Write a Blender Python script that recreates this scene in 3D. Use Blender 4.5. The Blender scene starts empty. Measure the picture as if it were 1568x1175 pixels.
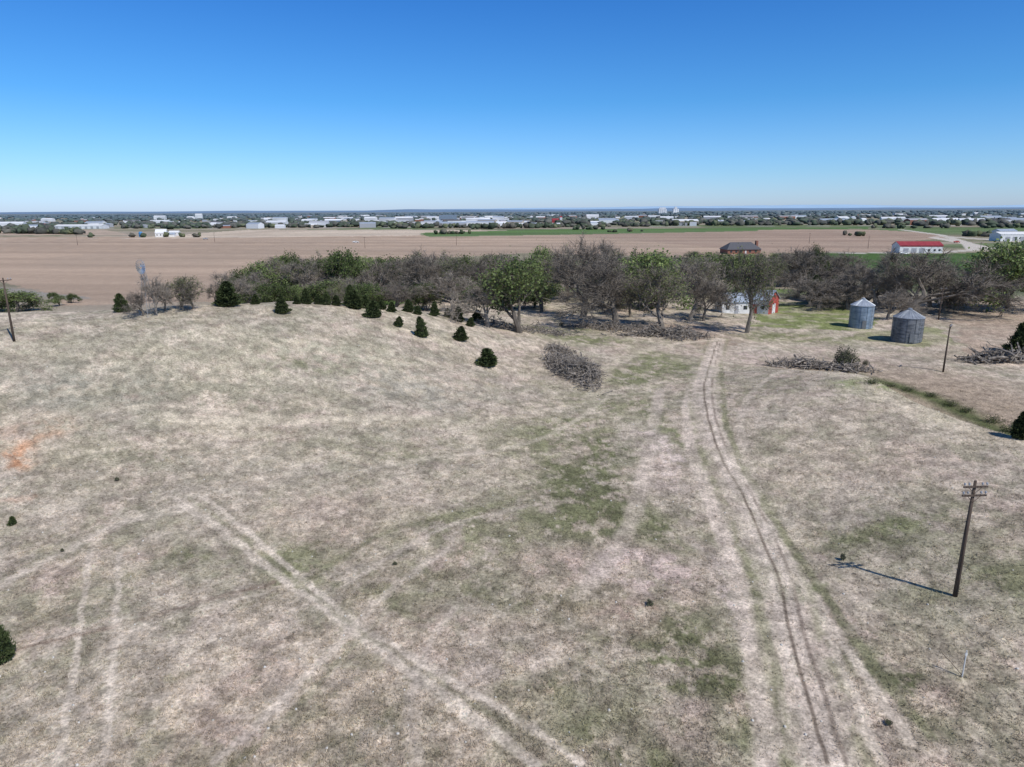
import bpy, math, random
import numpy as np
from mathutils import Vector, Matrix
random.seed(11); rng=np.random.default_rng(11)
scene=bpy.context.scene
COL=scene.collection
# ------------------------------------------------------------ camera (24 mm equivalent drone camera)
CAMZ=27.0; PITCH=math.radians(14.23); ROLL=math.radians(-0.29)
RC=Matrix.Rotation(math.radians(90)-PITCH,4,'X')@Matrix.Rotation(ROLL,4,'Z')
cd=bpy.data.cameras.new("camera"); cam=bpy.data.objects.new("camera",cd); COL.objects.link(cam)
cam.matrix_world=Matrix.Translation((0,0,CAMZ))@RC
cd.sensor_width=36; cd.lens=24; cd.clip_start=0.5; cd.clip_end=120000
scene.camera=cam
# ------------------------------------------------------------ noise + terrain
def vnoise(x,y,seed=0):
    ix=np.floor(x); iy=np.floor(y); fx=x-ix; fy=y-iy
    fx=fx*fx*(3-2*fx); fy=fy*fy*(3-2*fy)
    ix=ix.astype(np.int64); iy=iy.astype(np.int64)
    def h(a,b):
        v=((a*374761393+b*668265263+seed*144269504)&0xffffffff)
        v=((v^(v>>13))*1274126177)&0xffffffff
        v=v^(v>>16)
        return (v&0xffff)/65535.0
    a=h(ix,iy);b=h(ix+1,iy);c=h(ix,iy+1);d=h(ix+1,iy+1)
    return (a*(1-fx)+b*fx)*(1-fy)+(c*(1-fx)+d*fx)*fy
def fbm(x,y,seed=0,oc=4,g=.55):
    s=0;a=1;t=0
    for i in range(oc):
        s=s+a*vnoise(x*2**i+17.3*i,y*2**i-9.1*i,seed+i*7);t+=a;a*=g
    return s/t
def sst(a,b,x):
    t=np.clip((x-a)/(b-a),0,1); return t*t*(3-2*t)
def lip(x,y):
    s=(x-47)*(-.995)+(y-100)*(-.1)+1.6*np.sin(y/7.); t=(x-47)*.1-(y-100)*.995
    return s,t
def height(x,y):
    x=np.asarray(x,float);y=np.asarray(y,float)
    A=np.interp(x,[-400,-200,-79,-53,-42,-33,-23,-11,-3,10,28],[2,10.5,11.6,11.6,11.2,10,8.1,5.3,3,.8,0])
    yc=np.interp(x,[-300,-79,-53,-33,-11,10],[95,105,115,128,135,142])
    d=y-yc
    W=np.where(d<0,46.,30.)
    z=A*np.exp(-(d/W)**2)
    s,t=lip(x,y)
    fade=sst(-22,14,t)*(1-sst(55,100,t))
    z=z+4.4*fade*np.where(s>0,np.exp(-(s/24)**2),np.exp(-(s/4.5)**2))
    r=np.hypot(x,y)
    near=1-sst(180,320,r)
    z=z+near*(1.1*(fbm(x/26,y/26,3,3)-.5)+.35*(fbm(x/5.5,y/5.5,5,3)-.5))
    z=z-2.0*sst(190,330,y)
    z=z+sst(6000,20000,r)*18*(fbm(x/3000,y/3000,9,3)-.45)
    return z
def hz(x,y): return float(height(np.array([x]),np.array([y]))[0])
F=1045.3
def ray(u,v):  # u,v are image pixel coordinates, here and in the placing functions below
    d=RC.to_3x3()@Vector(((u-784)/F,-(v-587.5)/F,-1)); return d
def pixel_ground(u,v):
    """cast the camera ray of image pixel u,v onto the terrain -> world x,y"""
    d=ray(u,v); t=np.concatenate([np.arange(15,400,.25),np.geomspace(400,30000,1500)])
    X=d.x*t;Y=d.y*t;Z=CAMZ+d.z*t
    k=np.nonzero(Z<height(X,Y))[0]
    i=k[0] if len(k) else len(t)-1
    return float(X[i]),float(Y[i])
def plain(u,v):
    d=ray(u,v); t=min((CAMZ+2)/max(-d.z,1e-4),60000); return d.x*t,d.y*t
def depth(x,y,z): return y*math.cos(PITCH)+(CAMZ-z)*math.sin(PITCH)
def atrow(u,y):
    z=hz(0,y); x=(u-784)/F*depth(0,y,z); z=hz(x,y); return (u-784)/F*depth(x,y,z)
def polyd(x,y,pts):
    best=np.full(x.shape,1e9)
    P=np.array(pts); m=14
    sel=np.nonzero((x>P[:,0].min()-m)&(x<P[:,0].max()+m)&(y>P[:,1].min()-m)&(y<P[:,1].max()+m))[0]
    xs=x[sel];ys=y[sel];bs=best[sel]
    for (ax,ay),(bx,by) in zip(pts[:-1],pts[1:]):
        dx,dy=bx-ax,by-ay;L=dx*dx+dy*dy+1e-9
        t=np.clip(((xs-ax)*dx+(ys-ay)*dy)/L,0,1)
        bs=np.minimum(bs,np.hypot(xs-ax-t*dx,ys-ay-t*dy))
    best[sel]=bs
    return best
def smooth_line(P,it=2):
    for _ in range(it):
        Q=[P[0]]
        for a,b in zip(P[:-1],P[1:]):
            Q+=[(a[0]*.75+b[0]*.25,a[1]*.75+b[1]*.25),(a[0]*.25+b[0]*.75,a[1]*.25+b[1]*.75)]
        P=Q+[P[-1]]
    return P
def inpoly(x,y,P):
    c=np.zeros(x.shape,bool);n=len(P)
    for i in range(n):
        x1,y1=P[i];x2,y2=P[(i+1)%n]
        if y1==y2: continue
        m=((y1>y)!=(y2>y))&(x<(x2-x1)*(y-y1)/(y2-y1)+x1); c^=m
    return c
# ------------------------------------------------------------ pasture layout
S=lambda L:[pixel_ground(*p) for p in L]
SL=lambda L:smooth_line(S(L),2)
PL=lambda L:[plain(*p) for p in L]
main=SL([(1268,1172),(1240,1075),(1212,980),(1197,900),(1168,830),(1142,765),(1103,705),(1087,650),(1075,602),(1088,552),(1100,520)])
main2=SL([(1296,1172),(1266,1075),(1234,980),(1216,900),(1190,830),(1155,765),(1118,705),(1097,650),(1088,602),(1096,552),(1104,520)])
PALE=(.60,.53,.44); GRN=(.205,.205,.125)
tracks=[ # pts,width,colour,strength
 (main,1.9,(.54,.47,.39),.6),
 (SL([(1180,1172),(1160,1040),(1140,950),(1128,880),(1100,800),(1070,730),(1052,660),(1055,600),(1080,555)]),.75,(.58,.50,.42),.95),
 (SL([(1210,1172),(1190,1040),(1170,950),(1150,880)]),.35,GRN,.6),
 (SL([(1420,1130),(1330,1010),(1250,890),(1180,790),(1128,700),(1108,640),(1104,560)]),.35,GRN,.9),
 (SL([(1395,1140),(1305,1010),(1232,890),(1165,790),(1120,700)]),.32,(.58,.51,.42),.85),
 (SL([(1350,1172),(1300,1060),(1262,960),(1225,880)]),.32,(.58,.51,.42),.85),
 (SL([(1160,760),(1140,690),(1130,640),(1160,590),(1230,565)]),.5,(.57,.50,.41),.6),
 (SL([(270,765),(350,820),(420,878),(520,950),(640,1040),(760,1130),(820,1172)]),.42,PALE,1.),
 (SL([(310,760),(380,815),(470,893),(560,968),(690,1045),(800,1105),(890,1172)]),.28,PALE,.95),
 (SL([(290,762),(365,818),(445,885),(540,960),(665,1043),(780,1118)]),.22,GRN,.5),
 (SL([(420,880),(480,890),(560,905),(640,950)]),.35,GRN,.6),
 (SL([(290,780),(250,790),(190,800)]),.4,PALE,.6),
 (SL([(330,1172),(420,1090),(520,985),(600,900),(700,830)]),.33,(.56,.49,.41),.65),
 (SL([(360,1172),(450,1090),(545,990),(620,910)]),.25,GRN,.5),
 (SL([(135,850),(122,980),(90,1172)]),.22,PALE,.8),
 (SL([(182,850),(178,980),(160,1172)]),.22,PALE,.8),
 (SL([(0,900),(90,850),(180,800),(300,770)]),.42,PALE,.6),
 (SL([(0,1010),(60,985),(200,955),(300,925),(420,893)]),.2,(.24,.19,.15),.9),
 (SL([(200,968),(300,938),(420,905)]),.16,PALE,.6),
 (SL([(460,900),(560,830),(640,800),(800,765),(900,700)]),.35,GRN,.7),
 (SL([(530,900),(620,840),(700,800),(800,778)]),.3,(.56,.49,.41),.65),
 (SL([(560,720),(660,700),(780,690),(880,650),(940,600)]),.45,(.56,.50,.40),.6),
 (SL([(640,1172),(620,1100),(650,1000),(700,930)]),.3,(.56,.49,.41),.5),
 (SL([(250,640),(420,650),(560,640),(680,640)]),1.1,(.56,.50,.39),.6),
 (SL([(0,610),(180,600),(330,590),(520,600)]),1.2,(.28,.27,.2),.5),
 (SL([(0,650),(140,630),(260,620),(420,640)]),.7,(.56,.50,.39),.5),
 (SL([(900,900),(960,820),(985,740),(1000,660),(1010,600)]),.8,(.56,.48,.41),.6),
 (SL([(1105,520),(1000,530),(930,560),(900,620)]),1.2,(.55,.49,.38),.55),
 (SL([(1110,515),(1180,530),(1300,540),(1440,545),(1568,560)]),1.4,(.50,.42,.34),.7),
 (SL([(1085,560),(1120,535),(1200,522),(1290,512),(1400,500),(1450,470)]),1.1,(.48,.41,.33),.7),
]
blobs=[]
def blob(u,v,rx,ry,c,s): x,y=pixel_ground(u,v); blobs.append((x,y,rx,ry,c,s))
G=(.20,.21,.115); GD=(.155,.162,.09)
for b in [(905,735,3.4,9,GD,1.1),(890,790,4,6,GD,.95),(935,690,2,4,GD,.9),(955,690,1,1.5,(.08,.11,.04),1),(820,850,5,3,GD,.6),(905,905,6,2.5,GD,.85),(740,930,3.5,2.5,GD,.65),
 (1050,1010,3,3,GD,.9),(1130,950,2,3,G,.7),(1020,830,2.2,5,GD,.8),(1140,870,2,3,G,.8),(1040,680,1.6,8,G,.9),(1000,640,2.4,10,G,.9),(965,575,5,7,G,.95),(1010,560,4,6,G,.8),
 (920,620,3,6,G,.7),(870,660,4,5,G,.6),(820,680,4,5,G,.5),(1050,570,2,9,G,.8),(900,520,9,5,G,.8),(850,505,8,4,G,.9),(1000,545,5,4,G,.7),(1150,600,4,4,G,.35),
 (1340,830,4,3,GD,.6),(1180,1100,1,6,G,.5),(980,1150,3,2,GD,.7),(440,870,3,3,G,.6),(300,860,2,2,GD,.5),(700,800,6,5,G,.5),(1225,905,2.0,.8,(.12,.15,.06),1),(1400,800,4,2,G,.6),(1000,965,4,1.6,GD,.7),(850,1060,3,2,GD,.6),
 (1560,890,5,4,G,.5),(1370,1050,1.2,3.4,GD,.8),(1100,1060,1.6,3,GD,.8),(560,690,8,3,G,.35),(320,610,14,5,(.30,.28,.21),.6),(120,590,10,6,(.29,.28,.23),.6),(480,540,18,8,(.33,.32,.24),.5),(240,545,14,6,(.34,.32,.24),.4),
 (34,688,1.6,1.6,(.46,.23,.12),.75),(12,705,1.5,1.0,(.46,.24,.13),.7),(60,672,1,1,(.44,.24,.13),.7),(3,770,.8,.6,(.5,.2,.09),.9),(50,665,4,3,(.45,.34,.25),.5),
 (1090,520,5,7,(.38,.29,.23),.95),(1060,505,8,4,(.30,.235,.19),.9),(1140,545,8,4,(.46,.38,.33),.7),(980,500,11,3.4,(.27,.21,.17),.9),(1190,515,8,4,(.19,.20,.11),.8),
 (1230,520,10,5,(.21,.215,.12),.7),(1350,590,5,2.5,(.14,.19,.06),.95),(1300,555,8,4,(.32,.27,.22),.6),
 (1500,540,10,8,(.39,.33,.26),.6),(1545,500,14,12,(.36,.29,.23),.7),(880,565,4.5,8,(.28,.24,.20),.9),(640,600,9,6,(.34,.32,.27),.5),(300,710,12,5,(.37,.34,.28),.4),
 (960,930,3.4,2,(.37,.29,.24),.6),(700,980,4,3,(.49,.40,.34),.5),(500,780,8,4,(.48,.41,.33),.5),(1300,700,8,6,(.47,.40,.32),.5),(1000,870,2.5,3,(.50,.41,.36),.9),(860,860,3,3,(.50,.41,.35),.7),(1010,700,1.7,8,(.55,.47,.41),.95),(1110,900,1.2,5,(.56,.48,.42),.9),(960,860,2,2,(.54,.45,.40),.9),(470,560,4,2,G,.4),(600,900,3,2,GD,.4),(200,700,5,3,GD,.35),(650,760,4,2.4,(.5,.43,.36),.5),
 (760,1020,4,2,(.52,.45,.38),.6),(330,990,4,2.5,(.52,.46,.38),.5),(1060,1120,1.6,1.6,(.5,.42,.36),.6),(1440,980,4,2,(.5,.44,.35),.5),(560,1120,2.5,1.4,GD,.4)]: blob(*b)
lawns=[(S([(1170,462),(1300,462),(1345,490),(1330,508),(1250,505),(1180,500),(1150,498)]),(.185,.22,.085),.95),
 (S([(1330,505),(1430,500),(1470,528),(1380,530),(1290,520)]),(.21,.23,.11),.7),
 (S([(1440,450),(1568,460),(1640,520),(1568,548),(1490,545),(1460,500)]),(.37,.295,.23),.85)]
fields=[(PL([(-400,392),(-300,366),(0,363),(350,362),(640,358),(900,360),(1180,364),(1230,392),(1100,396),(800,388),(560,402),(450,442),(380,470),(100,478),(60,452),(0,432),(-300,425)]),(.43,.32,.232),1),
 (PL([(190,366),(380,352),(720,352),(870,355),(640,361)]),(.56,.46,.35),1),
 (PL([(-300,362),(-300,353),(160,352),(200,360)]),(.42,.33,.25),1),
 (PL([(860,360),(1180,351),(1400,352),(1450,364),(1375,372),(1366,386),(1180,386)]),(.37,.27,.20),1),
 (PL([(640,357),(860,351),(1160,349),(1330,348),(1330,350.5),(1000,354),(870,358),(660,361)]),(.11,.18,.06),1),
 (PL([(640,359),(900,355),(1160,352),(1160,354),(900,359),(660,363)]),(.12,.18,.07),1),
 (PL([(1320,351),(1568,348),(1640,354),(1430,357)]),(.13,.18,.075),1),
 (PL([(1260,388),(1440,389),(1640,383),(1640,425),(1475,437),(1440,436),(1300,412)]),(.08,.14,.038),1),
 (PL([(500,446),(620,432),(720,440),(780,462),(560,480)]),(.13,.21,.06),1),
 (PL([(860,448),(1110,442),(1240,452),(1240,462),(880,484)]),(.15,.22,.07),1),
 (PL([(1180,388),(1260,388),(1300,410),(1200,420)]),(.22,.21,.11),1)]
roads=[(PL([(1430,364),(1470,371),(1530,384),(1640,392)]),9,(.56,.50,.43)),(PL([(1380,352),(1440,360),(1480,372),(1490,383),(1440,387),(1290,388)]),7,(.54,.49,.42)),(PL([(1440,362),(1500,366),(1568,371),(1640,374)]),14,(.50,.45,.38)),
 (PL([(-200,430),(0,447),(70,458),(120,465)]),6,(.30,.27,.23)),(PL([(-200,367),(200,365),(640,358.5)]),4,(.46,.39,.31)),(PL([(-300,351),(400,349.5),(900,347),(1700,345)]),9,(.45,.42,.39)),
 (PL([(870,443),(1040,444),(1140,450)]),2.4,(.54,.47,.39))]
def lerp(c,col,m):
    m=m[:,None]; return c*(1-m)+np.array(col)[None,:]*m
def albedo(x,y):
    r=np.hypot(x,y)
    n1=fbm(x/17,y/17,21,4); n2=fbm(x/5,y/5,31,4); n3=fbm(x/1.2,y/1.2,41,4,.75); n4=fbm(x/8+5,y/11,51,5,.65)
    c=np.tile(np.array([.45,.39,.31]),(len(x),1))
    c=lerp(c,(.49,.44,.34),sst(.46,.70,n1)*.7)
    c=lerp(c,(.47,.38,.325),sst(.5,.66,n2)*.7)
    c=lerp(c,(.35,.32,.265),sst(.50,.60,n4)*.5)
    c=lerp(c,(.315,.30,.22),sst(.50,.62,fbm(x/7-9,y/9+3,61,6,.7))*.5)
    st=fbm(x/16+3,y/4.5,63,5,.65)
    hillm=sst(45,75,y)*(1-sst(-15,8,x))
    c=lerp(c,(.31,.295,.23),sst(.50,.60,st)*.5*hillm)
    c=lerp(c,(.53,.48,.37),sst(.52,.62,1-st)*.5*hillm)
    fl=fbm(x/2.3+40,y/2.9,67,6,.75)
    c=lerp(c,(.235,.23,.15),sst(.53,.60,fl)*.45*(1-.35*hillm))
    c=lerp(c,(.58,.505,.42),sst(.53,.60,1-fl)*.42)
    c=lerp(c,(.22,.18,.145),sst(.58,.64,fbm(x/.9+70,y/.9,69,4,.8))*.45)
    wx=x+3*(fbm(x/4,y/4,71,4)-.5)*2; wy=y+3*(fbm(x/4,y/4,81,4)-.5)*2
    nb=fbm(x/1.6,y/1.6,91,5,.75)
    for bx,by,rx,ry,col,s in blobs:
        sel=np.nonzero((np.abs(wx-bx)<rx*2.6)&(np.abs(wy-by)<ry*2.6))[0]
        q=((wx[sel]-bx)/rx)**2+((wy[sel]-by)/ry)**2
        m=np.exp(-q*.8)*s
        m=np.clip(m*(.25+1.4*sst(.40,.58,nb[sel])),0,1)
        c[sel]=lerp(c[sel],col,m)
    for P,col,s in lawns:
        m=inpoly(wx,wy,P)*s*(.45+.55*sst(.38,.55,n2)); c=lerp(c,col,m)
    s_,t_=lip(x,y); fd=sst(-30,0,t_)*(1-sst(55,100,t_))
    c=lerp(c,(.33,.265,.20),fd*(1-sst(-3.,-1.,s_))*sst(-40,-20,s_)*.85)
    c=lerp(c,(.09,.11,.045),fd*np.exp(-((s_+12.5+2*(n2-.5))/2.3)**2)*.95*sst(.33,.5,n2))
    c=lerp(c,(.56,.50,.38),fd*np.exp(-((s_-1.5)/2.)**2)*.5)
    ww=x+.3*(fbm(x/1.5,y/1.5,15,3)-.5)*2; wv=y+.3*(fbm(x/1.5,y/1.5,16,3)-.5)*2
    for P,w,col,s in tracks:
        d=polyd(ww,wv,P); m=(1-sst(w*.5,w*1.4,d))*s*(.62+.38*sst(.40,.56,nb))*(.72+.28*sst(.35,.55,n2)); c=lerp(c,col,m)
    d=polyd(x+.35*(n2-.5),y,main); d2=polyd(x+.35*(n2-.5),y,main2)
    c=lerp(c,(.61,.53,.45),np.exp(-((d-.5)/.3)**2)*.7*sst(.33,.55,nb))
    c=lerp(c,(.24,.235,.14),np.exp(-((d-1.9)/.4)**2)*.55*sst(.4,.55,nb))
    c=lerp(c,(.14,.11,.085),(1-sst(.04,.18,d))*.8*(.5+.5*sst(.35,.5,n2)))
    c=lerp(c,(.2,.16,.13),(1-sst(.05,.22,d2))*.65*sst(.36,.52,n2))
    c*=(.76+.44*sst(.3,.7,n3))[:,None]
    c*=(.84+.30*fbm(x/.45,y/.45,77,2))[:,None]
    c*=np.array([1.12,1.075,1.03])[None]
    # beyond the pasture
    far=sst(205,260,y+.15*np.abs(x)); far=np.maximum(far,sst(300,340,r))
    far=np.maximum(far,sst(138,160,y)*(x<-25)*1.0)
    f=np.tile(np.array([.25,.225,.15]),(len(x),1))
    f=lerp(f,(.34,.29,.22),sst(.45,.55,fbm(x/160,y/60,101,3)))
    f=lerp(f,(.15,.18,.09),sst(.52,.6,fbm(x/220+9,y/120,111,3)))
    for P,col,s in fields:
        w=2.; m=inpoly(x+w*(n2-.5)*2,y+w*(n2-.5)*2,P)*1.0; f=lerp(f,col,m)
    yy=y+.16*x
    rows=fbm(x*.003,yy*.045,121,4); f*=(.88+.24*sst(.25,.75,rows))[:,None]
    pat=fbm(x/90,y/140,123,4); f=lerp(f,(.36,.28,.21),sst(.5,.65,pat)*.35*(f[:,0]>.33))
    rows2=vnoise(yy*.20,x*.002,131); rows3=sst(.80,.9,vnoise(yy*.075,x*.0008,137)); f*=(.92+.16*rows2-.13*rows3)[:,None]
    for P,w,col in roads:
        dd=polyd(x,y,P); f=lerp(f,col,1-sst(w*.5,w*.7,dd))
    hz_=sst(1500,9000,r); f=lerp(f,(.16,.20,.225),hz_*.9)  # aerial haze blended into the far ground colour with distance
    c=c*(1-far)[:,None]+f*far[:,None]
    return np.clip(c,0.01,.8)
# ------------------------------------------------------------ mesh helpers
def npmesh(name,V,Fq,col=None,smooth=False):
    me=bpy.data.meshes.new(name); V=np.asarray(V,np.float32); Fq=np.asarray(Fq,np.int32)
    k=Fq.shape[1]; n=len(Fq)
    me.vertices.add(len(V)); me.vertices.foreach_set("co",V.ravel())
    me.loops.add(n*k); me.loops.foreach_set("vertex_index",Fq.ravel())
    me.polygons.add(n); me.polygons.foreach_set("loop_start",np.arange(0,n*k,k,dtype=np.int32))
    me.polygons.foreach_set("loop_total",np.full(n,k,np.int32))
    if smooth: me.polygons.foreach_set("use_smooth",np.ones(n,bool))
    if col is not None:
        a=me.color_attributes.new("albedo",'FLOAT_COLOR','POINT')
        a.data.foreach_set("color",np.concatenate([col,np.ones((len(col),1))],1).astype(np.float32).ravel())
    me.update(); me.validate(); return me
def obj(name,me,mats=(),parent=None,loc=None):
    o=bpy.data.objects.new(name,me); COL.objects.link(o)
    if me is not None:
        for m in mats:
            me.materials.append(m)
    if parent: o.parent=parent
    if loc is not None: o.location=loc
    return o
class MB:
    def __init__(s): s.v=[];s.f=[];s.m=[]
    def add(s,vs,fs,m=0):
        b=len(s.v); s.v.extend(vs); s.f.extend([tuple(i+b for i in f) for f in fs]); s.m.extend([m]*len(fs))
    def box(s,c,d,m=0,rot=0):
        cx,cy,cz=c;a,b,e=d[0]/2,d[1]/2,d[2]/2; ca,sa=math.cos(rot),math.sin(rot)
        vs=[(cx+x*a*ca-y*b*sa,cy+x*a*sa+y*b*ca,cz+z*e) for z in(-1,1) for x,y in((-1,-1),(1,-1),(1,1),(-1,1))]
        s.add(vs,[(3,2,1,0),(4,5,6,7),(0,1,5,4),(1,2,6,5),(2,3,7,6),(3,0,4,7)],m)
    def tube(s,pts,rad,n=5,m=0,cap=False):
        vs=[];prev=None
        for i,p in enumerate(pts):
            p=Vector(p); a=Vector(pts[max(i-1,0)]);b=Vector(pts[min(i+1,len(pts)-1)])
            d=(b-a); d=d.normalized() if d.length>0 else Vector((0,0,1))
            u=d.cross(Vector((0,0,1)) if abs(d.z)<.9 else Vector((1,0,0))).normalized(); w=d.cross(u)
            if prev is not None and u.dot(prev)<0: u=-u;w=-w
            prev=u
            for k in range(n):
                t=2*math.pi*k/n; q=p+(u*math.cos(t)+w*math.sin(t))*rad[i]; vs.append(tuple(q))
        fs=[(i*n+k,i*n+(k+1)%n,(i+1)*n+(k+1)%n,(i+1)*n+k) for i in range(len(pts)-1) for k in range(n)]
        if cap: fs.append(tuple(range(n))[::-1]); fs.append(tuple(range((len(pts)-1)*n,len(pts)*n)))
        s.add(vs,fs,m)
    def lathe(s,prof,n=32,m=0,c=(0,0)):
        vs=[(c[0]+r*math.cos(2*math.pi*k/n),c[1]+r*math.sin(2*math.pi*k/n),z) for r,z in prof for k in range(n)]
        s.add(vs,[(i*n+k,i*n+(k+1)%n,(i+1)*n+(k+1)%n,(i+1)*n+k) for i in range(len(prof)-1) for k in range(n)],m)
    def mesh(s,name,smooth=False):
        me=bpy.data.meshes.new(name); me.from_pydata([tuple(v) for v in s.v],[],s.f)
        me.polygons.foreach_set("material_index",np.array(s.m,np.int32))
        if smooth: me.polygons.foreach_set("use_smooth",np.ones(len(s.f),bool))
        me.update(); return me
# ------------------------------------------------------------ materials
def mat(name,col,col2=None,scale=3,rough=.9,metal=0,bump=0,spread=(.35,.65),rnd=0,trans=0,detail=5,stretch=None):
    m=bpy.data.materials.new(name); m.use_nodes=True; nt=m.node_tree; N=nt.nodes; L=nt.links
    b=N["Principled BSDF"]; b.inputs["Roughness"].default_value=rough; b.inputs["Metallic"].default_value=metal
    if rough>.7: b.inputs["Specular IOR Level"].default_value=.15
    tc=N.new("ShaderNodeTexCoord"); no=N.new("ShaderNodeTexNoise"); no.inputs["Scale"].default_value=scale; no.inputs["Detail"].default_value=detail
    src=tc.outputs["Object"]
    if stretch:
        mp=N.new("ShaderNodeMapping"); mp.inputs["Scale"].default_value=stretch; L.new(src,mp.inputs[0]); src=mp.outputs[0]
    L.new(src,no.inputs["Vector"])
    cr=N.new("ShaderNodeValToRGB"); cr.color_ramp.elements[0].position=spread[0]; cr.color_ramp.elements[1].position=spread[1]
    c2=col2 or tuple(min(1,c*1.25) for c in col)
    cr.color_ramp.elements[0].color=(*col,1); cr.color_ramp.elements[1].color=(*c2,1)
    L.new(no.outputs[0],cr.inputs[0]); out=cr.outputs[0]
    if rnd:
        oi=N.new("ShaderNodeObjectInfo"); hs=N.new("ShaderNodeHueSaturation")
        mr=N.new("ShaderNodeMapRange"); mr.inputs[3].default_value=1-rnd; mr.inputs[4].default_value=1+rnd
        L.new(oi.outputs["Random"],mr.inputs[0]); L.new(mr.outputs[0],hs.inputs["Value"]); L.new(out,hs.inputs["Color"]); out=hs.outputs[0]
    L.new(out,b.inputs["Base Color"])
    if bump:
        bp=N.new("ShaderNodeBump"); bp.inputs["Strength"].default_value=bump; bp.inputs["Distance"].default_value=.1; L.new(no.outputs[0],bp.inputs["Height"]); L.new(bp.outputs[0],b.inputs["Normal"])
    if trans:
        tr=N.new("ShaderNodeBsdfTranslucent"); L.new(out,tr.inputs["Color"]); mx=N.new("ShaderNodeMixShader"); mx.inputs[0].default_value=trans
        L.new(b.outputs[0],mx.inputs[1]); L.new(tr.outputs[0],mx.inputs[2]); L.new(mx.outputs[0],N["Material Output"].inputs[0])
    return m
def ground_mat(name,tuft=False,trans=0):
    m=bpy.data.materials.new(name); m.use_nodes=True; nt=m.node_tree; N=nt.nodes; L=nt.links
    b=N["Principled BSDF"]; b.inputs["Roughness"].default_value=.95; b.inputs["Specular IOR Level"].default_value=.08
    at=N.new("ShaderNodeAttribute"); at.attribute_name="albedo"; out=at.outputs["Color"]
    if not tuft:
        tc=N.new("ShaderNodeTexCoord")
        prev=out; nz=[]
        for sc,lo,hi,det,a0,a1 in ((4.5,.55,1.38,8,.36,.64),(1.5,.82,1.16,7,.35,.65),(.35,.92,1.08,4,.3,.7)):
            no=N.new("ShaderNodeTexNoise"); no.inputs["Scale"].default_value=sc; no.inputs["Detail"].default_value=det; no.inputs["Roughness"].default_value=.75
            L.new(tc.outputs["Object"],no.inputs["Vector"]); nz.append(no)
            mr=N.new("ShaderNodeMapRange"); mr.inputs[1].default_value=a0; mr.inputs[2].default_value=a1; mr.inputs[3].default_value=lo; mr.inputs[4].default_value=hi
            L.new(no.outputs[0],mr.inputs[0]); vm=N.new("ShaderNodeVectorMath"); vm.operation='SCALE'; L.new(prev,vm.inputs[0]); L.new(mr.outputs[0],vm.inputs["Scale"]); prev=vm.outputs[0]
        out=prev
        bp=N.new("ShaderNodeBump"); bp.inputs["Strength"].default_value=.55; bp.inputs["Distance"].default_value=.14
        L.new(nz[0].outputs[0],bp.inputs["Height"]); L.new(bp.outputs[0],b.inputs["Normal"])
    L.new(out,b.inputs["Base Color"])
    if trans:
        tr=N.new("ShaderNodeBsdfTranslucent"); L.new(out,tr.inputs["Color"]); mx=N.new("ShaderNodeMixShader"); mx.inputs[0].default_value=trans
        L.new(b.outputs[0],mx.inputs[1]); L.new(tr.outputs[0],mx.inputs[2]); L.new(mx.outputs[0],N["Material Output"].inputs[0])
    return m
# ------------------------------------------------------------ ground sheet
ang=np.concatenate([np.radians(np.arange(-52,52,.1)),np.radians(np.linspace(52,308,104)[:-1])])
rr=np.concatenate([np.linspace(.5,12,10)[:-1],12*1.0062**np.arange(0,492)]); r2=rr[-1]*1.02**np.arange(1,262)
rr=np.concatenate([rr,r2]); na=len(ang); nr=len(rr)
R,A=np.meshgrid(rr,ang,indexing='ij'); gx=(R*np.sin(A)).ravel(); gy=(R*np.cos(A)).ravel(); gz=height(gx,gy)
I=(np.arange(nr-1)[:,None]*na+np.arange(na)[None,:]); J=(np.arange(nr-1)[:,None]*na+((np.arange(na)+1)%na)[None,:])
Fq=np.stack([I,I+na,J+na,J],-1).reshape(-1,4)[:, ::-1]
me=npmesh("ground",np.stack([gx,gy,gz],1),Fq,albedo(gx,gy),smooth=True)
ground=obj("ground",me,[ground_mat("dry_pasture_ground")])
# ------------------------------------------------------------ dry grass tufts (one object)
def tufts(name,n,rmin,rmax,hl,hh,bl=4,straw=0.2,soft=.9):
    a=np.radians(rng.uniform(-46,46,n*2)); r=np.exp(rng.uniform(math.log(rmin),math.log(rmax),n*2))
    x=r*np.sin(a);y=r*np.cos(a); keep=(fbm(x/2,y/2,201,5,.7)+soft*(rng.random(n*2)-.5)>.5)
    for P,w,col,s in tracks:
        if col[0]>.45: keep&=~((polyd(x,y,P)<w*1.1)&(rng.random(n*2)<.8))
    x=x[keep][:n];y=y[keep][:n];n=len(x); z=height(x,y)
    c=albedo(x,y); c=c*(1-straw)+np.array([.54,.47,.34])*straw; c*=rng.uniform(.65,1.5,n)[:,None]; c=np.clip(c,0,.75)
    V=np.zeros((n,bl,3,3));h=rng.uniform(hl,hh,n)
    for k in range(bl):
        t=rng.uniform(0,2*math.pi,n); w=h*.22; ox=rng.normal(0,.6,n)*h; oy=rng.normal(0,.6,n)*h
        V[:,k,0]=np.stack([x+ox-w*np.cos(t),y+oy-w*np.sin(t),z-.02],1); V[:,k,1]=np.stack([x+ox+w*np.cos(t),y+oy+w*np.sin(t),z-.02],1)
        V[:,k,2]=np.stack([x+ox+rng.normal(0,.7,n)*h,y+oy+rng.normal(0,.7,n)*h,z+h],1)
    V=V.reshape(-1,3); Fc=np.arange(len(V)).reshape(-1,3)
    return obj(name,npmesh(name,V,Fc,np.repeat(c,bl*3,axis=0)),[ground_mat(name+"_mat",True,.4)])
tufts("dry_grass",110000,24,125,.05,.16)
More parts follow.
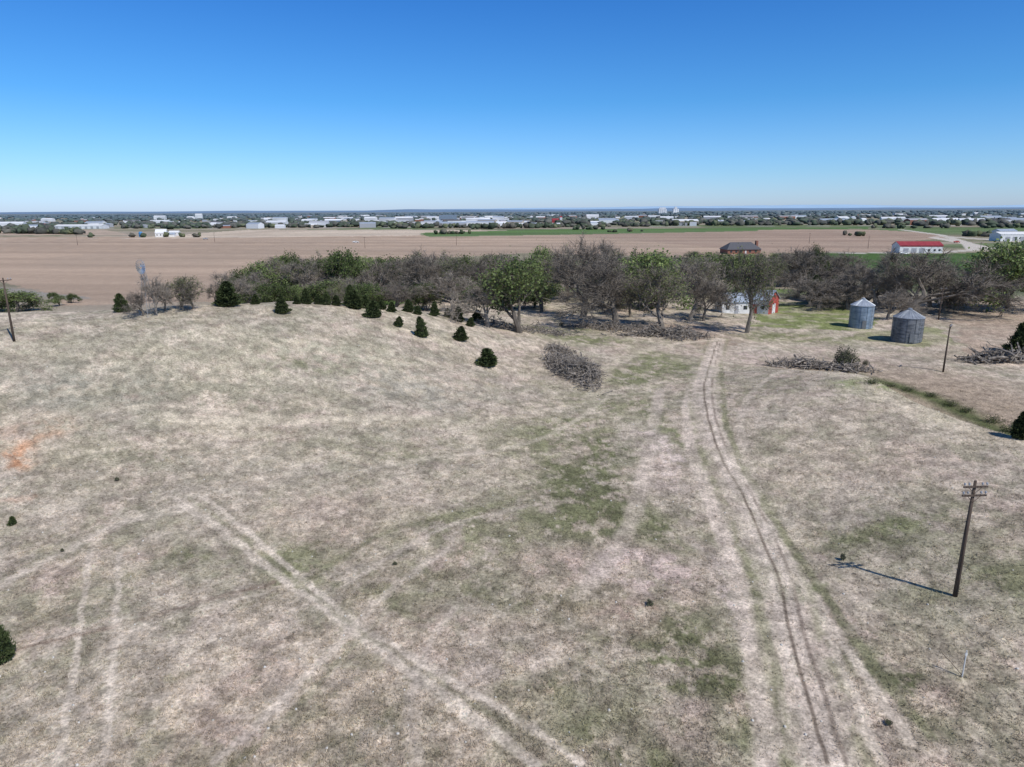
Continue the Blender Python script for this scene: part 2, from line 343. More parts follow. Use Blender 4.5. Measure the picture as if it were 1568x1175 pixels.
# ------------------------------------------------------------ trees
def rv(): return Vector((random.gauss(0,1),random.gauss(0,1),random.gauss(0,1)))
def grow(mb,p,d,L,r,dep,maxd,spread,tips,up,kk):
    n=3 if dep<maxd else 2; pts=[p];rad=[r];cur=p;dd=d;dirs=[d]
    for i in range(n):
        dd=(dd+rv()*.13+Vector((0,0,up))).normalized(); cur=cur+dd*L/n; pts.append(cur); rad.append(r*(1-.42*(i+1)/n)); dirs.append(dd)
    mb.tube(pts,rad,6 if dep<2 else (4 if dep<4 else 3),0)
    if dep>=maxd-1: tips.append((cur,dd))
    if dep==maxd: return
    k=kk[dep]
    for j in range(k):
        i=n if (j<2 and dep<3) else random.choice(range(1,n+1))
        ax=dirs[i].cross(rv()).normalized(); ang=math.radians(random.uniform(.5,1.25)*spread)
        nd=Matrix.Rotation(ang,3,ax)@dirs[i]
        grow(mb,pts[i],nd.normalized(),L*random.uniform(.62,.86),max(rad[i]*.68,.022),dep+1,maxd,spread,tips,up,kk)
def leafquad(mb,p,s,m=1):
    a=rv().normalized(); b=a.cross(rv()).normalized(); a=a*s;b=b*s*random.uniform(.5,.9)
    mb.add([tuple(p-a),tuple(p+b),tuple(p+a*1.0),tuple(p-b)],[(0,1,2,3)],m)
def spray(mb,p,d,L,m=0):
    d=(d+rv()*.6).normalized(); b=d.cross(rv()).normalized()*.022
    mb.add([tuple(p-b),tuple(p+b),tuple(p+d*L)],[(0,1,2)],m)
bark=mat("grey_bark",(.10,.085,.07),(.19,.165,.14),scale=1.5,rough=.95,rnd=.2)
barkl=mat("pale_bark",(.15,.13,.108),(.27,.235,.195),scale=1.5,rough=.95,rnd=.25)
leafg=mat("spring_leaves",(.10,.145,.04),(.235,.295,.095),scale=.55,rough=.7,rnd=.25,trans=.28)
leafd=mat("dark_leaves",(.05,.072,.026),(.125,.165,.055),scale=.6,rough=.75,rnd=.25,trans=.25)
budm=mat("budding_leaves",(.12,.145,.06),(.22,.245,.105),scale=.7,rough=.8,rnd=.2,trans=.25)
cedar=mat("juniper_foliage",(.026,.038,.016),(.085,.11,.042),scale=2.2,rough=.9,rnd=.25)
shrubm=mat("shrub_foliage",(.07,.08,.045),(.15,.15,.09),scale=2,rough=.9)
grassy=mat("green_weeds",(.05,.07,.022),(.12,.145,.055),scale=2,rough=.9)
def tree_proto(name,kind,seed):
    random.seed(seed); mb=MB(); tips=[]
    stems=1 if kind!='clump' else 3
    kk={'bare':[4,4,4,3,3],'green':[4,4,4,3,2],'bud':[4,4,4,3,3],'clump':[3,4,3,3,2]}[kind]
    for s in range(stems):
        d=Vector((random.gauss(0,.08),random.gauss(0,.08),1)).normalized()
        if stems>1: d=(d+Vector((math.cos(s*2.1),math.sin(s*2.1),0))*.35).normalized()
        grow(mb,Vector((d.x*.6,d.y*.6,-.4)),d,3.6,.42/stems**.5,0,5,42,tips,.045,kk)
    n={'bare':0,'green':9,'bud':4,'clump':11}[kind]; sz={'bare':0,'green':.19,'bud':.12,'clump':.19}[kind]; sp={'bare':6,'green':3,'bud':4,'clump':2}[kind]
    for p,d in tips:
        for i in range(sp): spray(mb,p-d*random.random()*.8,d,random.uniform(.6,1.4))
        if random.random()<.2: continue
        for i in range(n): leafquad(mb,p+rv()*.45,sz*random.uniform(.6,1.4))
    me=mb.mesh(name); V=np.array(mb.v); h=np.percentile(V[:,2],99.7); w=(np.percentile(V[:,0],98.5)-np.percentile(V[:,0],1.5))
    return me,h,w
def conifer_proto(name,seed,squat=1.):
    random.seed(seed); mb=MB(); mb.tube([(0,0,-.2),(0,0,1.4),(0.03,0,2.7)],[.09,.06,.02],6,0)
    lob=[(random.uniform(0,6.28),random.uniform(.05,.92),random.uniform(.15,.5)) for _ in range(26)]
    lx,ly=random.gauss(0,.12),random.gauss(0,.12)
    for i in range(4200):
        h=random.random()**1.2; base=1.0*squat*min(1,(h+.03)/.12)**.5*(1-h)**.62
        t=random.uniform(0,6.283)
        bumpv=0
        for a,hh,s in lob:
            da=math.cos(t-a); bumpv=max(bumpv,s*max(0,(da-.6)/.4)*math.exp(-((h-hh)/.09)**2))
        r=base*(.62+bumpv)*random.uniform(.6,1.06)+random.random()**7*.18
        p=Vector((r*math.cos(t)+lx*h,r*math.sin(t)+ly*h,.03+h*2.9+bumpv*.25)); out=Vector((math.cos(t)*.6,math.sin(t)*.6,1)).normalized()
        a=(out+rv()*.35).normalized()*random.uniform(.08,.2); b=a.cross(rv()).normalized()*random.uniform(.03,.07)
        mb.add([tuple(p-a*.5-b),tuple(p-a*.5+b),tuple(p+a)],[(0,1,2)],1)
    me=mb.mesh(name); return me,3.0,2*squat*.95
def addm(me,*ms):
    for m in ms: me.materials.append(m)
P={}
P['bare']=[tree_proto("bare_tree_mesh",'bare',s) for s in (1,2,3)]
P['green']=[tree_proto("leafy_tree_mesh",'green',s) for s in (4,5,6)]
P['dark']=[tree_proto("dark_tree_mesh",'clump',s) for s in (7,8)]
P['bud']=[tree_proto("budding_tree_mesh",'bud',s) for s in (9,10)]
P['cedar']=[conifer_proto("juniper_mesh",s,q) for s,q in ((21,.8),(22,1.),(23,1.25),(24,1.05))]
for p in P['bare']: addm(p[0],barkl,budm)
for p in P['green']: addm(p[0],bark,leafg)
for p in P['dark']: addm(p[0],bark,leafd)
for p in P['bud']: addm(p[0],barkl,budm)
for p in P['cedar']: addm(p[0],bark,cedar)
NM={'bare':'bare_tree','green':'leafy_cottonwood_tree','dark':'elm_tree','bud':'budding_tree','cedar':'juniper_tree'}
random.seed(5)
def tree(kind,x,y,h,w=None,var=None,name=None):
    me,ph,pw=P[kind][var if var is not None else random.randrange(len(P[kind]))]
    o=bpy.data.objects.new(name or NM[kind],me); COL.objects.link(o)
    s=h/ph; sx=s if w is None else w/pw
    o.scale=(sx,sx,s); o.rotation_euler=(0,0,random.uniform(0,6.28)); o.location=(x,y,hz(x,y)-.05); return o
def tpx(kind,u,v,hp,wp=None,**k):
    x,y=pixel_ground(u,v); D=depth(x,y,hz(x,y)); return tree(kind,x,y,hp*D/F,None if wp is None else wp*D/F,**k)
def trow(kind,u,y,vtop,wp=None,**k):
    x=atrow(u,y); d=ray(u,vtop); zt=CAMZ+d.z*y/d.y; z=hz(x,y); D=depth(x,y,z); return tree(kind,x,y,max(3,zt-z),None if wp is None else wp*D/F,**k)
# junipers on the slope
for u,v,h,w in [(187,478,29,28),(348,469,38,42),(432,480,27,27),(572,486,26,32),(610,500,16,18),(647,516,32,24),(626,478,20,19),(665,484,22,18),(703,493,24,19),(705,522,22,27),(747,560,27,38),(720,500,14,16),(600,478,16,16),(545,473,28,26),(538,470,34,24),(470,466,24,20),(500,467,20,20),(515,468,16,18),(560,472,20,22),(640,482,14,16),(585,474,14,18),(392,466,16,18),
                (20,805,14,15),(0,1012,62,54),(1562,672,46,34),(730,492,18,22),(488,466,16,18),(455,466,14,14),(685,486,14,14)]:
    tpx('cedar',u,v,h,w)
tpx('cedar',1562,540,48,46); tpx('cedar',1247,462,40,26)
# around windmill
tpx('bare',240,483,62,40,var=0); tpx('bare',218,484,40,30); tpx('bud',277,471,48,50); tpx('bare',345,467,50,42); tpx('bare',294,474,40,30); tpx('bare',332,468,36,26); tpx('bare',252,476,36,30,name='understory_tree')
# big yard trees
tpx('green',795,510,114,126,var=0); tpx('bud',1143,510,124,88,var=0); trow('green',985,185,386,78); tpx('bare',938,500,105,92); tpx('bud',1015,506,98,88); tpx('bare',890,486,120,90,var=1); tpx('bare',1055,492,92,66)
tpx('bare',745,500,70,66); tpx('bud',965,486,70,60); tpx('bare',1078,492,66,46); tpx('green',830,478,62,62)
# tree belt behind hill
belt=[(372,215,'dark',412),(392,200,'bare',415),(405,205,'green',400),(430,215,'bud',395),(450,230,'dark',387),(470,205,'bare',400),(492,225,'dark',392),(510,240,'bud',384),(530,215,'dark',382),(548,230,'green',386),(565,250,'bud',392),(583,215,'bare',396),(600,235,'dark',390),(618,215,'bare',396),(635,250,'dark',388),(652,215,'bare',382),(670,235,'bare',380),(690,215,'bud',386),(708,240,'dark',386),(726,210,'bare',390),(745,235,'bud',384),(765,250,'dark',386),(785,225,'bare',384),(806,240,'bare',386),(828,215,'green',378),(848,235,'bud',374),(870,215,'bare',372),(905,225,'bare',363),(925,245,'bare',370),(950,220,'bud',380),(975,240,'dark',384),(1000,230,'green',384),(1022,245,'bare',386),(1045,220,'bud',392),(1066,240,'green',386),(1088,225,'bare',388),(1110,240,'bud',392),(1130,225,'green',386),(1160,230,'bud',388),(1185,240,'bud',394),(1205,255,'bare',384),(1222,245,'bare',380),(1250,260,'bud',390),(1275,250,'bare',392),(1298,255,'bare',388),
 (395,185,'dark',428),(425,182,'dark',432),(480,190,'green',428),(520,180,'bud',430),(560,185,'dark',435),(610,180,'bare',430),(655,185,'dark',432),(700,182,'bare',420),(1215,215,'bare',405)]
for u,y,k,vt in belt: trow(k,u+random.uniform(-4,4),y,vt+random.uniform(-3,7),random.uniform(46,66))
for i in range(34): trow(random.choice(['bare','bud','bare','dark','green']),random.uniform(380,1240),random.uniform(255,330),random.uniform(392,404),random.uniform(40,56))
for i in range(54): trow(random.choice(['bare','bare','bud','dark','green']),random.uniform(400,1075),random.uniform(190,232),random.uniform(420,446),random.uniform(34,50),name='understory_tree')
for i in range(12): trow(random.choice(['bare','bud','dark']),random.uniform(1060,1200),random.uniform(300,420),random.uniform(384,394),random.uniform(26,36))
# right hand trees
tpx('bare',1380,482,98,124,var=2); tpx('bare',1340,474,86,74); tpx('bare',1425,470,78,76); tpx('bare',1320,468,60,54); tpx('bare',1218,455,74,64); tpx('bare',1285,470,46,50); tpx('bare',1400,476,80,90)
tpx('green',1548,476,104,80,var=1); tpx('dark',1512,444,44,50); tpx('green',1590,480,110,90); tpx('dark',1246,440,62,34); tpx('bud',1530,470,60,60)
tpx('bare',1360,490,50,48); tpx('bare',1445,480,50,44); tpx('bare',1300,474,56,56)
for i in range(12): tpx(random.choice(['bare','bare','bud']),random.uniform(1215,1460),random.uniform(456,472),random.uniform(30,48),random.uniform(36,50),name='understory_tree')
# left beyond the crest
for u,y,k,vt,w in [(22,190,'green',447,44),(2,200,'dark',452,30),(92,205,'green',452,24),(112,212,'dark',456,18),(84,215,'dark',454,14),(-30,190,'green',440,50)]: trow(k,u,y,vt,w)
# ------------------------------------------------------------ shrub + brush piles
wood=mat("weathered_wood",(.11,.095,.08),(.34,.30,.255),scale=2.,rough=.95)
def brush(name,u,v,a,b,h,n,rot=0,lmax=3.2,rmax=.1):
    x0,y0=pixel_ground(u,v); mb=MB()
    for i in range(n):
        t=random.uniform(0,6.283); q=random.random()**.6*(1+.25*math.sin(3*t+u)+.18*math.sin(5*t+v))
        if random.random()<.06: q*=1.3
        lx=a*q*math.cos(t); ly=b*q*math.sin(t)
        px=lx*math.cos(rot)-ly*math.sin(rot); py=lx*math.sin(rot)+ly*math.cos(rot)
        g=hz(x0+px,y0+py)-hz(x0,y0)
        lump=.25+1.3*float(vnoise(np.array([px/1.6+30]),np.array([py/1.6+30]),7)[0])**1.3
        z=g+h*lump*max(0,1-q**2)*random.random()**.7+.08; L=random.uniform(.6,lmax)*random.random()**.4
        d=Vector((random.gauss(0,1),random.gauss(0,1),random.gauss(0,.42))).normalized()
        r=random.uniform(.02,rmax)*(.4+random.random()); p=Vector((px,py,z))
        m_=p+rv()*.09*L; e=p+d*L/2; s=p-d*L/2
        mb.tube([s,m_,e],[r,r*.85,r*.5],5,0,True)
        if random.random()<.5: mb.tube([m_,m_+(d+rv()*.6).normalized()*L*.5],[r*.5,r*.2],4,0)
    return obj(name,mb.mesh(name),[wood],loc=(x0,y0,hz(x0,y0)))
brush("brush_pile",880,570,3.9,9.5,2.3,1650,rot=.22,lmax=5,rmax=.105)
brush("brush_pile",856,540,2.6,4.0,1.6,260,lmax=4.5,rmax=.09)
brush("brush_pile",1015,514,9,3,2.3,620,lmax=5,rmax=.13); brush("brush_pile",950,506,8,2.5,1.7,340,lmax=4.5); brush("brush_pile",1050,518,5,2.5,2.2,240,lmax=4,rmax=.13)
brush("brush_pile",775,504,7,2.6,1.8,300,lmax=4); brush("brush_pile",835,510,6,2,1.4,200,lmax=4); brush("brush_pile",905,502,6,2,1.2,160,lmax=4)
brush("log_pile",1240,564,7.5,2.2,1.6,260,rot=-.35,lmax=5.5,rmax=.2); brush("log_pile",1310,568,4,2,1.2,120,lmax=4,rmax=.14)
brush("log_pile",1530,553,7,3,2.3,300,lmax=6,rmax=.24)
def shrub(name,u,v,w,h,mats,n=1500,twig=60):
    x,y=pixel_ground(u,v); mb=MB()
    for i in range(twig):
        d=Vector((random.gauss(0,.55),random.gauss(0,.55),1)).normalized(); L=h*random.uniform(.6,1)
        e=Vector((d.x*w*.5,d.y*w*.5,d.z*L)); mb.tube([(0,0,-.1),e*.5+rv()*.08*h,e],[.04,.025,.01],3,0)
    for i in range(n):
        t=random.uniform(0,6.28);ph=math.acos(random.uniform(0,1)); q=random.random()**.4*(.8+.2*math.sin(3*t+2*ph))
        leafquad(mb,Vector((w/2*q*math.sin(ph)*math.cos(t),w/2*q*math.sin(ph)*math.sin(t),.1+h*.95*q*math.cos(ph))),.06*h**.5,1)
    return obj(name,mb.mesh(name),mats,loc=(x,y,hz(x,y)))
shrub("grey_shrub",1293,562,5.2,4.2,[bark,shrubm],2600,150)
for u,v,w,h in [(1325,560,1.5,1.2),(1290,860,.5,.6),(995,930,.7,.45),(860,500,2,1.4),(180,738,.5,.4),(96,846,.3,.25),(605,866,.5,.2),(1360,1110,.5,.2)]:
    shrub("small_shrub",u,v,w,h,[bark,shrubm],300,30)
for u,v,w,h in [(1335,588,3.2,.8),(1362,592,3,.7),(1390,600,3,.9),(1425,608,2.6,.8),(1455,622,2.6,1.),(1480,632,2.4,.9),(1520,648,3,1.2),(1545,662,2.6,1.1),(1560,655,2.5,1.)]:
    shrub("weed_bush",u,v,w,h,[bark,grassy],500,20)
# ------------------------------------------------------------ poles, windmill, post
polem=mat("pole_wood",(.06,.045,.035),(.13,.10,.08),scale=2,rough=.9,stretch=(6,6,.5)); steel=mat("galvanised_steel",(.42,.44,.46),(.6,.62,.64),scale=2,rough=.45,metal=.6); ceram=mat("insulator",(.3,.31,.33),rough=.3)
oldsteel=mat("weathered_steel",(.20,.205,.21),(.32,.33,.34),scale=2,rough=.6,metal=.3)
def empty(name,x,y,z=None,rot=0):
    o=bpy.data.objects.new(name,None); COL.objects.link(o); o.location=(x,y,hz(x,y) if z is None else z); o.rotation_euler=(0,0,rot); return o
def pole(x,y,h,rot=.2,arms=2,name="utility_pole",half=1.0):
    e=empty(name,x,y,rot=rot); mb=MB(); mb.tube([(0,0,-.5),(0,0,h*.5),(0.04,0,h)],[.16,.13,.09],10,0,True); obj("shaft",mb.mesh("shaft",True),[polem],e)
    for k in range(arms):
        z=h-.35-k*.6; mb=MB(); mb.box((0,-.15,z),(2*half,.10,.11)); mb.tube([(-half*.6,-.15,z),(0,-.11,z-.5)],[.02,.02],4); mb.tube([(half*.6,-.15,z),(0,-.11,z-.5)],[.02,.02],4)
        obj("crossarm_%d"%k,mb.mesh("crossarm"),[polem],e)
        mb=MB()
        for q in (-.92,-.55,.55,.92): mb.lathe([(.0,z+.29),(.05,z+.28),(.07,z+.19),(.05,z+.14),(.015,z+.13),(.015,z+.057)],8,0,(q*half,-.15))
        obj("insulators_%d"%k,mb.mesh("insulators"),[ceram],e)
    return e
x,y=pixel_ground(1462,915); pole(x,y,8.3,.05,half=.8)
x,y=pixel_ground(1444,570); pole(x,y,8.2,.9,1)
x,y=pixel_ground(22,523); pole(x,y,8.6,1.2,1)
x,y=pixel_ground(1437,490); pole(x,y,8,.3,1)
for u,y in [(1305,330),(1500,420),(1330,520),(700,600),(560,560),(1240,600),(330,700),(120,640)]: pole(atrow(u,y),y,9,.2,1)
x,y=pixel_ground(1473,1038); e=empty("metal_stake",x,y); mb=MB(); mb.tube([(0,0,-.2),(0,0,1.75)],[.035,.03],8,0,True); mb.box((0,0,1.5),(.12,.05,.14)); obj("pipe",mb.mesh("pipe"),[mat("white_pipe",(.6,.6,.58),rough=.5)],e)
mb=MB(); mb.tube([(0,0,.1),(-.5,.3,.7),(-.95,.55,1.15)],[.02,.02,.015],5); obj("brace",mb.mesh("brace"),[polem],e)
def windmill(u,v,h):
    x,y=pixel_ground(u,v); e=empty("windmill",x,y,rot=-.5); mb=MB(); b=.85;t=.13
    cs=[(-1,-1),(1,-1),(1,1),(-1,1)]
    for c in cs: mb.tube([(c[0]*b,c[1]*b,-.2),(c[0]*t,c[1]*t,h)],[.04,.035],4)
    L=6
    for k in range(L+1):
        q=k/L*.95;w=b+(t-b)*q;z=h*q; q2=min((k+1)/L*.95,.97);w2=b+(t-b)*q2;z2=h*q2
        for i in range(4):
            c=cs[i];d=cs[(i+1)%4]; mb.tube([(c[0]*w,c[1]*w,z),(d[0]*w,d[1]*w,z)],[.02]*2,3)
            if k<L: mb.tube([(c[0]*w,c[1]*w,z),(d[0]*w2,d[1]*w2,z2)],[.014]*2,3)
    obj("lattice_tower",mb.mesh("tower"),[oldsteel],e)
    mb=MB(); R=1.2; zc=h+.3; yc=-.4
    for k in range(18):
        a=2*math.pi*k/18; ca,sa=math.cos(a),math.sin(a); w0,w1=.05,.14
        vs=[]
        for rr_,w in ((.38,w0),(R,w1)):
            for s in (-1,1): vs.append((rr_*ca-s*w*sa,yc+s*w*.55,zc+rr_*sa+s*w*ca))
        mb.add(vs,[(0,1,3,2)])
    for rr_ in (.45,.95):
        pts=[(rr_*math.cos(t*math.pi/12),yc,zc+rr_*math.sin(t*math.pi/12)) for t in range(25)]; mb.tube(pts,[.02]*25,3)
    mb.tube([(0,yc-.1,zc),(0,.3,zc)],[.1,.1],8,0,True); obj("fan_wheel",mb.mesh("wheel"),[steel],e)
    mb=MB(); mb.tube([(0,0,zc),(-1.1,.5,zc)],[.03,.03],4); mb.add([(-.9,.4,zc-.12),(-1.9,.85,zc-.36),(-1.9,.85,zc+.36),(-.9,.4,zc+.12)],[(0,1,2,3)]); obj("tail_vane",mb.mesh("vane"),[steel],e)
windmill(229,484,7.4)
# ------------------------------------------------------------ grain bins
def bin_(u,v,rad,eave,roofh,wm,rm):
    x,y=pixel_ground(u,v); e=empty("grain_bin",x,y); mb=MB(); prof=[(rad,-.5),(rad,0)]
    n=int(eave/.11)
    for i in range(n): z=i*eave/n; prof+=[(rad+(.025 if i%2 else 0),z+.01)]
    prof.append((rad,eave)); mb.lathe(prof,48); 
    for k in range(12):
        a=2*math.pi*k/12; mb.box(((rad+.06)*math.cos(a),(rad+.06)*math.sin(a),eave/2),(.06,.09,eave),0,a)
    obj("corrugated_wall",mb.mesh("wall"),[wm],e)
    mb=MB(); mb.lathe([(rad+.12,eave-.06),(rad+.12,eave+.01),(.42,eave+roofh),(.42,eave+roofh+.3),(.0,eave+roofh+.42)],48)
    for k in range(24):
        a=2*math.pi*k/24; mb.tube([((rad+.12)*math.cos(a),(rad+.12)*math.sin(a),eave+.03),(.42*math.cos(a),.42*math.sin(a),eave+roofh+.03)],[.035,.03],4)
    obj("conical_roof",mb.mesh("roof"),[rm],e)
    mb=MB(); a=-1.75; mb.box(((rad+.08)*math.cos(a),(rad+.08)*math.sin(a),1.05),(.1,.85,1.9),0,a); obj("door",mb.mesh("door"),[mat("bin_door",(.12,.13,.14),rough=.6)],e)
    mb=MB(); a=-1.2
    for s in(-.2,.2):
        ox,oy=-math.sin(a)*s,math.cos(a)*s; mb.tube([((rad+.2)*math.cos(a)+ox,(rad+.2)*math.sin(a)+oy,.2),((rad+.2)*math.cos(a)+ox,(rad+.2)*math.sin(a)+oy,eave+.1)],[.025]*2,4)
    for i in range(int(eave/.35)):
        z=.4+i*.35; p=Vector(((rad+.2)*math.cos(a),(rad+.2)*math.sin(a),z)); t=Vector((-math.sin(a),math.cos(a),0))*.2; mb.tube([p-t,p+t],[.02]*2,3)
    obj("ladder",mb.mesh("ladder"),[steel],e)
binm=mat("bin_steel",(.15,.20,.25),(.30,.37,.44),scale=.7,rough=.4,metal=.35,stretch=(1,1,3)); binr=mat("bin_roof_steel",(.38,.42,.46),(.5,.54,.58),scale=1,rough=.4,metal=.4)
bind=mat("aged_bin_steel",(.08,.09,.10),(.22,.23,.24),scale=.9,rough=.55,metal=.3,stretch=(1,1,3)); bindr=mat("aged_bin_roof",(.22,.24,.27),(.34,.37,.40),scale=1,rough=.5,metal=.3)
bin_(1317,502,2.5,5.3,1.3,binm,binr); bin_(1387,522,2.85,5.0,1.5,bind,bindr)
# ------------------------------------------------------------ buildings
white=mat("white_paint",(.62,.62,.60),(.76,.76,.74),scale=1,rough=.7); red=mat("red_paint",(.34,.05,.04),(.44,.08,.06),scale=1,rough=.7); dark=mat("dark_glass",(.03,.035,.04),rough=.25)
roofg=mat("grey_metal_roof",(.30,.35,.41),(.42,.47,.53),scale=.8,rough=.5,metal=.2); shingle=mat("dark_shingles",(.075,.075,.085),(.13,.13,.135),scale=4,rough=.9); brick=mat("red_brick",(.22,.10,.07),(.30,.15,.11),scale=8,rough=.9); tan=mat("tan_siding",(.38,.34,.28),rough=.8); greyw=mat("grey_siding",(.3,.31,.33),rough=.8)
redroof=mat("red_metal_roof",(.26,.03,.035),(.33,.05,.05),scale=.5,rough=.5); hazew=mat("far_hazed_siding",(.52,.54,.56),(.72,.73,.74),scale=.02,rough=.8)  # hazew: distance haze put into the colour of far walls
def gable(e,pre,w,d,h,rh,wm,rm,ox=0,oy=0,gm=None,oh=.35,hip=0):
    mb=MB(); a,b=w/2,d/2
    mb.add([(ox-a,oy-b,-.5),(ox+a,oy-b,-.5),(ox+a,oy+b,-.5),(ox-a,oy+b,-.5),(ox-a,oy-b,h),(ox+a,oy-b,h),(ox+a,oy+b,h),(ox-a,oy+b,h)],[(0,1,5,4),(2,3,7,6)],0)
    if hip:
        mb.add([(ox-a,oy-b,-.5),(ox-a,oy+b,-.5),(ox-a,oy+b,h),(ox-a,oy-b,h)],[(3,2,1,0)],0); mb.add([(ox+a,oy-b,-.5),(ox+a,oy+b,-.5),(ox+a,oy+b,h),(ox+a,oy-b,h)],[(0,1,2,3)],0)
        obj(pre+"walls",mb.mesh("walls"),[wm],e); mb=MB(); A=a+oh;B=b+oh
        v=[(ox-A,oy-B,h),(ox+A,oy-B,h),(ox+A,oy+B,h),(ox-A,oy+B,h),(ox-A+hip,oy,h+rh),(ox+A-hip,oy,h+rh)]
        mb.add(v,[(0,1,5,4),(1,2,5),(2,3,4,5),(3,0,4),(3,2,1,0)]); obj(pre+"roof",mb.mesh("roof"),[rm],e); return
    mb.add([(ox-a,oy-b,-.5),(ox-a,oy+b,-.5),(ox-a,oy+b,h),(ox-a,oy,h+rh-.04),(ox-a,oy-b,h)],[(4,3,2,1,0)],1)
    mb.add([(ox+a,oy-b,-.5),(ox+a,oy+b,-.5),(ox+a,oy+b,h),(ox+a,oy,h+rh-.04),(ox+a,oy-b,h)],[(0,1,2,3,4)],1)
    obj(pre+"walls",mb.mesh("walls"),[wm,gm or wm],e)
    mb=MB(); A=a+oh; sl=rh/b; B=b+oh; zl=h-oh*sl
    for s in(-1,1):
        v=[(ox-A,oy+s*B,zl),(ox+A,oy+s*B,zl),(ox+A,oy,h+rh),(ox-A,oy,h+rh)]; v2=[(p[0],p[1],p[2]+.14) for p in v]
        mb.add(v+v2,[(0,1,2,3),(7,6,5,4),(0,4,5,1),(1,5,6,2),(3,7,4,0)],0)
    obj(pre+"roof",mb.mesh("roof"),[rm],e)
def panel(e,name,x,y,z,w,h,m,axis='y'):
    mb=MB(); mb.box((x,y,z),(w,.08,h) if axis=='y' else (.08,w,h)); obj(name,mb.mesh(name),[m],e)
x,y=pixel_ground(1163,478); e=empty("white_and_red_barn",x,y,rot=-.75)
gable(e,"main_",7.4,6.4,3.8,2.2,white,roofg,0,0,gm=red)
panel(e,"barn_door",-.5,-3.25,1.2,2.2,2.4,red); panel(e,"window_1",2.2,-3.25,1.7,.8,.9,dark)
panel(e,"side_door",3.76,0,1.3,2.0,2.5,white,'x')
x,y=pixel_ground(1121,478); e=empty("white_shed",x,y,rot=.05)
gable(e,"wing_",7.8,6,3.2,1.9,white,roofg)
panel(e,"window_1",-2.4,-3.05,1.6,1,1,dark); panel(e,"window_2",2.4,-3.05,1.6,1,1,dark); panel(e,"wing_door",0,-3.05,1.0,1,2.1,greyw)
e=empty("brick_house",atrow(1134,470),470,rot=.1); gable(e,"",23,13,2.9,4.6,brick,shingle,hip=5,oh=.7)
mb=MB(); mb.box((11.2,0,4.0),(1.4,2.2,8.6)); obj("chimney",mb.mesh("chimney"),[brick],e)
for i,q in enumerate((-9,-5.5,-2,4,8)): panel(e,"window_%d"%i,q,-6.56,1.7,1.4,1.4,dark)
panel(e,"door",1,-6.56,1.05,1.1,2.1,white)
x,y=plain(1403,387); e=empty("red_roof_shop",x,y,rot=-.12); gable(e,"",27,13,5.0,2.4,white,redroof)
panel(e,"red_band",0,-6.56,4.5,27,.6,red)
for i,q in enumerate((-9.5,-4.5,.5)): panel(e,"bay_door_%d"%i,q,-6.56,1.6,3.2,3.2,greyw)
for i,q in enumerate((5,8.5,11.5)): panel(e,"window_%d"%i,q,-6.56,2,1.3,1.2,dark)
x,y=plain(1555,369); e=empty("white_warehouse",x,y,rot=-.1); gable(e,"",36,18,6,2,white,white)
for i,q in enumerate((-12,-6,0)): panel(e,"bay_door_%d"%i,q,-9.06,2,4,4,greyw)
x,y=plain(1537,361); e=empty("metal_shed",x,y,rot=.1); gable(e,"",20,12,5,2,white,roofg); panel(e,"door",0,-6.06,2,4,4,greyw)
x,y=plain(248,363); e=empty("white_farmhouse",x,y,rot=.2); gable(e,"",12,9,5,4,white,white); gable(e,"annex_",10,7,3,2,white,roofg,10,0)
for i,q in enumerate((-4,0,4)): panel(e,"window_%d"%i,q,-4.56,2.5,1.2,1.4,dark)
x,y=plain(268,361); e=empty("farm_shed",x,y); gable(e,"",12,8,4,2,white,white); panel(e,"door",0,-4.06,1.6,3,3.2,greyw)
x,y=plain(216,363); e=empty("blue_tank",x,y); mb=MB(); mb.lathe([(2.2,-.5),(2.2,5),(1.5,6),(.0,6.4)],20); obj("tank_shell",mb.mesh("tank"),[mat("blue_paint",(.05,.2,.4),rough=.5)],e); mb=MB(); mb.tube([(2.3,0,0),(2.3,0,6.2),(0,0,6.6)],[.08]*3,5); obj("fill_pipe",mb.mesh("pipe"),[steel],e)
x,y=plain(126,350.5); e=empty("long_white_warehouse",x,y,rot=.03); gable(e,"",85,26,5.5,2.2,hazew,white)
for i in range(8): panel(e,"bay_door_%d"%i,-38+i*10.5,-13.06,2.2,4.5,4.,greyw)
# grain elevator
d=5200; x=(1020-784)/F*d*.97
e=empty("grain_elevator",x,d,z=-4); mb=MB()
for i in range(4): mb.lathe([(9,0),(9,36),(0,37)],20,0,(-45+i*15,0))
for i in range(3): mb.lathe([(9,0),(9,36),(0,37)],20,0,(62+i*14,0))
obj("silos",mb.mesh("silos"),[hazew],e); mb=MB(); mb.box((-22,0,42),(46,9,9)); mb.box((76,0,44),(20,10,14)); obj("headhouse",mb.mesh("headhouse"),[hazew],e)
# small pickup on the field road
def truck(u,v,rot,col):
    x,y=plain(u,v); e=empty("pickup_truck",x,y,rot=rot); mb=MB(); mb.box((0,0,.75),(5.4,1.9,.6)); mb.box((.2,0,1.4),(1.9,1.7,.75)); mb.box((-1.9,.9,1.2),(1.8,.08,.4)); mb.box((-1.9,-.9,1.2),(1.8,.08,.4)); obj("body",mb.mesh("body"),[col],e)
    mb=MB(); mb.box((.2,0,1.45),(1.5,1.76,.42)); obj("windows",mb.mesh("win"),[dark],e); mb=MB()
    for a in(-1.7,1.7):
        for b in(-.85,.85): mb.tube([(a,b-.12,.4),(a,b+.12,.4)],[.4,.4],12,0,True)
    obj("wheels",mb.mesh("wheels"),[mat("tyre",(.02,.02,.02))],e)
truck(315,367,.1,greyw); truck(1385,390,.4,white); truck(545,372,0,white); truck(1465,372,.3,red)
